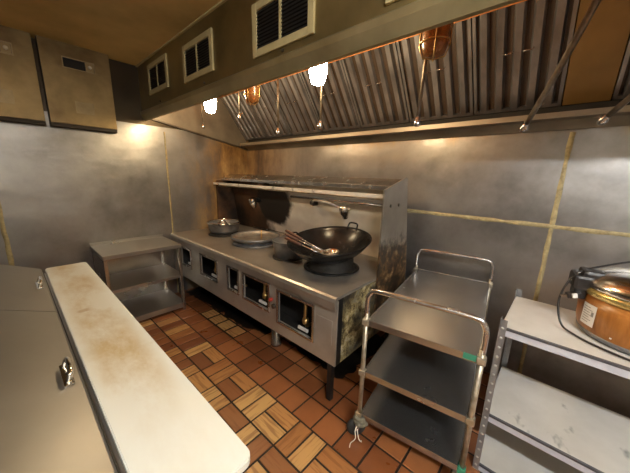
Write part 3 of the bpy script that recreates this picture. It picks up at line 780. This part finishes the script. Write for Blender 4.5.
# ------------------------------------------------------------------ utility cart
t = thing('utility_cart', 'three tier stainless utility cart with tube handles beside the range', 'cart', (-.47, 1.7175, 0), math.radians(8))
hw, hl = .250, .515
for z, nm, s in ((.765, 'top_tray', 0), (.455, 'middle_tray', 0), (.175, 'bottom_tray', 0)):
    g = G().box(-hw, -hl, z - .008, hw, hl, z - .002)
    e = .0; H_ = .034
    for a in ((-hw - .008, -hl - .008, -hw, hl + .008), (hw, -hl - .008, hw + .008, hl + .008), (-hw, -hl - .008, hw, -hl), (-hw, hl, hw, hl + .008)):
        g.box(a[0], a[1], z - H_, a[2], a[3], z, .002)
    obj(nm, g, M_steel_cart, t)
px, py = hw - .008, hl - .008
for sx in (-1, 1):
    for sy in (-1, 1):
        p = obj('post', G().tube([(sx * (px + .022), sy * (py + .006), .125), (sx * (px + .022), sy * (py + .006), .80)], .0125, 12), M_tube_dull, t)
        for z, gr in ((.75, sx == 1 or sy == -1), (.44, False), (.16, sx == 1)):
            grn = sy == -1 and sx == 1 and z < .2
            obj('corner_bumper', G().box(sx * (px + .022) - .018, sy * (py + .006) - .018, z - .018, sx * (px + .022) + .018, sy * (py + .006) + .018, z + .016, .005), M_green if grn else M_tube_dull, t, 'green corner bumper' if grn else None)
        c = obj('caster', G().box(sx * (px + .01) - .022, sy * (py) - .022, .10, sx * (px + .01) + .022, sy * py + .022, .13, .004), M_tube_dull, t)
        sw = {(-1, -1): -50, (1, -1): 20, (-1, 1): 70, (1, 1): 10}[(sx, sy)]; ox = -.03 if (sx, sy) == (-1, -1) else 0
        g = G().lathe([(0, -.016), (.048, -.016), (.056, -.008), (.056, .008), (.048, .016), (0, .016)], (sx * (px + .01) + ox, sy * py, .056), 28, Rz(math.radians(sw)) @ Ry(PI / 2))
        obj('wheel', g, M_rubber, c)
        g = G().box(-.024, -.012, .045, -.019, .012, .105); g.box(.019, -.012, .045, .024, .012, .105); g.mat(T((sx * (px + .01) + ox, sy * py, 0)) @ Rz(math.radians(sw)))
        obj('fork', g, M_tube, c)
for sy in (-1, 1):
    y = sy * (py + .006); x = px + .022
    g = G().tube([(-x, y, .78), (-x, y, .87), (-x + .012, y, .91), (-x + .05, y, .932), (0, y, .935), (x - .05, y, .932), (x - .012, y, .91), (x, y, .87), (x, y, .78)], .0125, 12, 5)
    obj('handle', g, M_tube, t, 'bent tube push handle')
# green strip on front right of top tray
obj('tape_patch', G().box(hw - .055, -hl - .010, .738, hw + .006, -hl - .0075, .766), M_green, t, 'green tape patch')
# rag wound round the front left caster
rag = G(); n_ = 40
pts = [(.032 * math.cos(a * .7) * (1 + .15 * math.sin(a * 2.3)), .032 * math.sin(a * .7) * (1 + .15 * math.cos(a * 1.7)), .098 + a * .0014) for a in range(n_)]
rag.tube(pts, .011, 7); rag.mat(Matrix.Rotation(math.radians(8), 4, 'Z') @ T((-px - .014, -py, 0)))
rg = thing('tied_rag', 'grey rag wound round the front left caster of the cart', 'rag', (-.47, 1.7175, 0))
obj('wrap', rag, M_rag, rg)
s_ = G(); s_.tube([(0, 0, .10), (-.01, -.045, .08), (.0, -.062, .04), (-.02, -.075, .008), (-.015, -.10, .004)], .0028, 5, 6); s_.tube([(.0, -.045, .09), (.02, -.06, .05), (.035, -.055, .035), (.03, -.045, .03)], .0028, 5, 6)
s_.mat(Matrix.Rotation(math.radians(8), 4, 'Z') @ T((-px - .014, -py, 0)))
obj('string', s_, M_string, rg, 'loose white string')

# ------------------------------------------------------------------ right shelving unit
a_ = math.radians(-1)
t = thing('shelving_unit', 'galvanised slotted angle shelving unit with white shelves at right', 'shelving', (-.112, 1.455, 0), a_)
UW, UD = 1.15, .485
for z, m in ((.831, M_lam), (.352, M_lam_dirty), (.04, M_lam)):
    sh = obj('shelf', G().box(.004, .006, z - .016, UW - .004, UD - .006, z, .001), m, t, 'white laminate shelf' if m is M_lam else 'white shelf with dark smudges')
    g = G().box(.0, -.004, z - .040, UW, .003, z - .010); g.box(0, UD - .003, z - .044, UW, UD + .002, z - .012)
    g.box(0, 0, z - .044, .003, UD, z - .012)
    obj('shelf_rail', g, M_rail, sh)
    obj('edge_strip', G().box(.0, -.008, z - .008, UW, .004, z + .002), M_edge, sh, 'dark edge strip')
for x in (0, UW):
    for y in (0, UD):
        sx = 1 if x == 0 else -1; sy = 1 if y == 0 else -1
        g = G().box(min(x, x - sx * .002), min(y - sy * .008, y + sy * .028), 0, max(x, x - sx * .002), max(y - sy * .008, y + sy * .028), .872)
        g.box(min(x - sx * .002, x + sx * .026), min(y - sy * .010, y - sy * .008), 0, max(x - sx * .002, x + sx * .026), max(y - sy * .010, y - sy * .008), .872)
        p = obj('post', g, M_post, t)
        g = G().lathe([(0, 0), (.0065, 0), (.0065, .001), (0, .001)], (0, 0, 0), 10, Rx(PI / 2 if sy > 0 else -PI / 2))
        h0 = obj('punched_hole', g, M_hole, p)
        for k in range(17):
            hk = h0 if k == 0 else h0.copy()
            if k: C.objects.link(hk)
            hk.location = (x + sx * .012, y - sy * .0102, .03 + k * .05)

# ------------------------------------------------------------------ rice cooker
CX, CY, CZ = .358, 1.745, .833
t = thing('rice_cooker', 'large woodgrain electric rice cooker on the top shelf at right', 'rice cooker', (CX, CY, CZ))
obj('base', G().lathe([(0, 0), (.19, 0), (.205, .012), (.208, .028), (0, .028)], (0, 0, 0), 48), M_tin, t, 'grey metal base ring')
obj('body', G().lathe([(.206, .028), (.213, .06), (.216, .12), (.213, .185), (.0, .185)], (0, 0, 0), 64), M_woodgrain, t, 'woodgrain body')
obj('rim_band', G().lathe([(.213, .185), (.219, .188), (.221, .205), (.215, .218), (.0, .218)], (0, 0, 0), 64), M_gold, t, 'gold band')
lidp = obj('lid', G().lathe([(.214, .219), (.221, .224), (.219, .24), (.205, .262), (.17, .282), (.11, .298), (0, .305)], (0, 0, 0), 64), M_chrome, t, 'polished steel lid')
obj('lid_knob', G().lathe([(0, .30), (.03, .30), (.025, .32), (.035, .335), (.03, .345), (0, .345)], (0, 0, 0), 20), M_pl_black, lidp)
# side lugs: black hinge block with handle on the side that faces left
h = G().box(.185, -.06, .195, .262, .06, .262, .014); h.box(.155, -.05, .245, .235, .05, .285, .014); h.box(.20, -.045, .15, .25, .045, .20, .01)
hb = obj('hinge_block', h.mat(Rz(math.radians(188))), M_pl_black, t, 'black hinge and handle block')
obj('side_handle', G().box(.19, -.07, .17, .26, .07, .215, .012).mat(Rz(math.radians(8))), M_pl_black, t)
g = G(); n = bmesh.new()
def curved(g, a0, a1, z0, z1, r, th=.001, k=8):
    for i in range(k):
        b0 = a0 + (a1 - a0) * i / k; b1 = a0 + (a1 - a0) * (i + 1) / k
        V = [g.bm.verts.new(((r + q) * math.cos(b), (r + q) * math.sin(b), z)) for b, z in ((b0, z0), (b1, z0), (b1, z1), (b0, z1)) for q in (0,)]
        g.bm.faces.new(V)
curved(g, math.radians(203), math.radians(221), .055, .15, .2175)
lb = obj('label_sticker', g, M_white, t, 'white rating sticker with small print')
g = G()
for k in range(7):
    curved(g, math.radians(205), math.radians(205 + (12 if k % 2 else 9)), .068 + k * .011, .071 + k * .011, .2182)
curved(g, math.radians(216), math.radians(219), .10, .12, .2182, k=3)
obj('print', g, M_print, lb)
g = G(); curved(g, math.radians(238), math.radians(240), .045, .052, .2175, k=2); obj('small_sticker', g, M_white, t)
# cord
c = thing('power_cord', 'black power cord with plug looped over the side of the rice cooker', 'cord', (CX, CY, CZ))
pts = [(.05, .12, .33), (-.06, .06, .335), (-.17, .0, .30), (-.235, -.05, .27), (-.27, -.07, .21), (-.285, -.09, .12), (-.262, -.12, .03), (-.215, -.155, .008), (-.12, -.22, .007), (.02, -.26, .007), (.2, -.24, .007)]
obj('cable', G().tube(pts, .0045, 8, 8), M_pl_black, c)
M1 = T((-.245, -.085, .165)) @ Rz(math.radians(200)) @ Ry(math.radians(15))
obj('plug', G().box(-.03, -.014, -.012, .022, .014, .012, .004).mat(M1), M_pl_black, c)
g = G()
for q in (-.007, .007): g.box(.022, q - .001, -.004, .042, q + .001, .004)
obj('prong', g.mat(M1), M_chrome, c)
obj('plug_tag', G().box(-.01, .016, -.006, .008, .026, .014, .002).mat(M1), M_white, c, 'white plug tag')
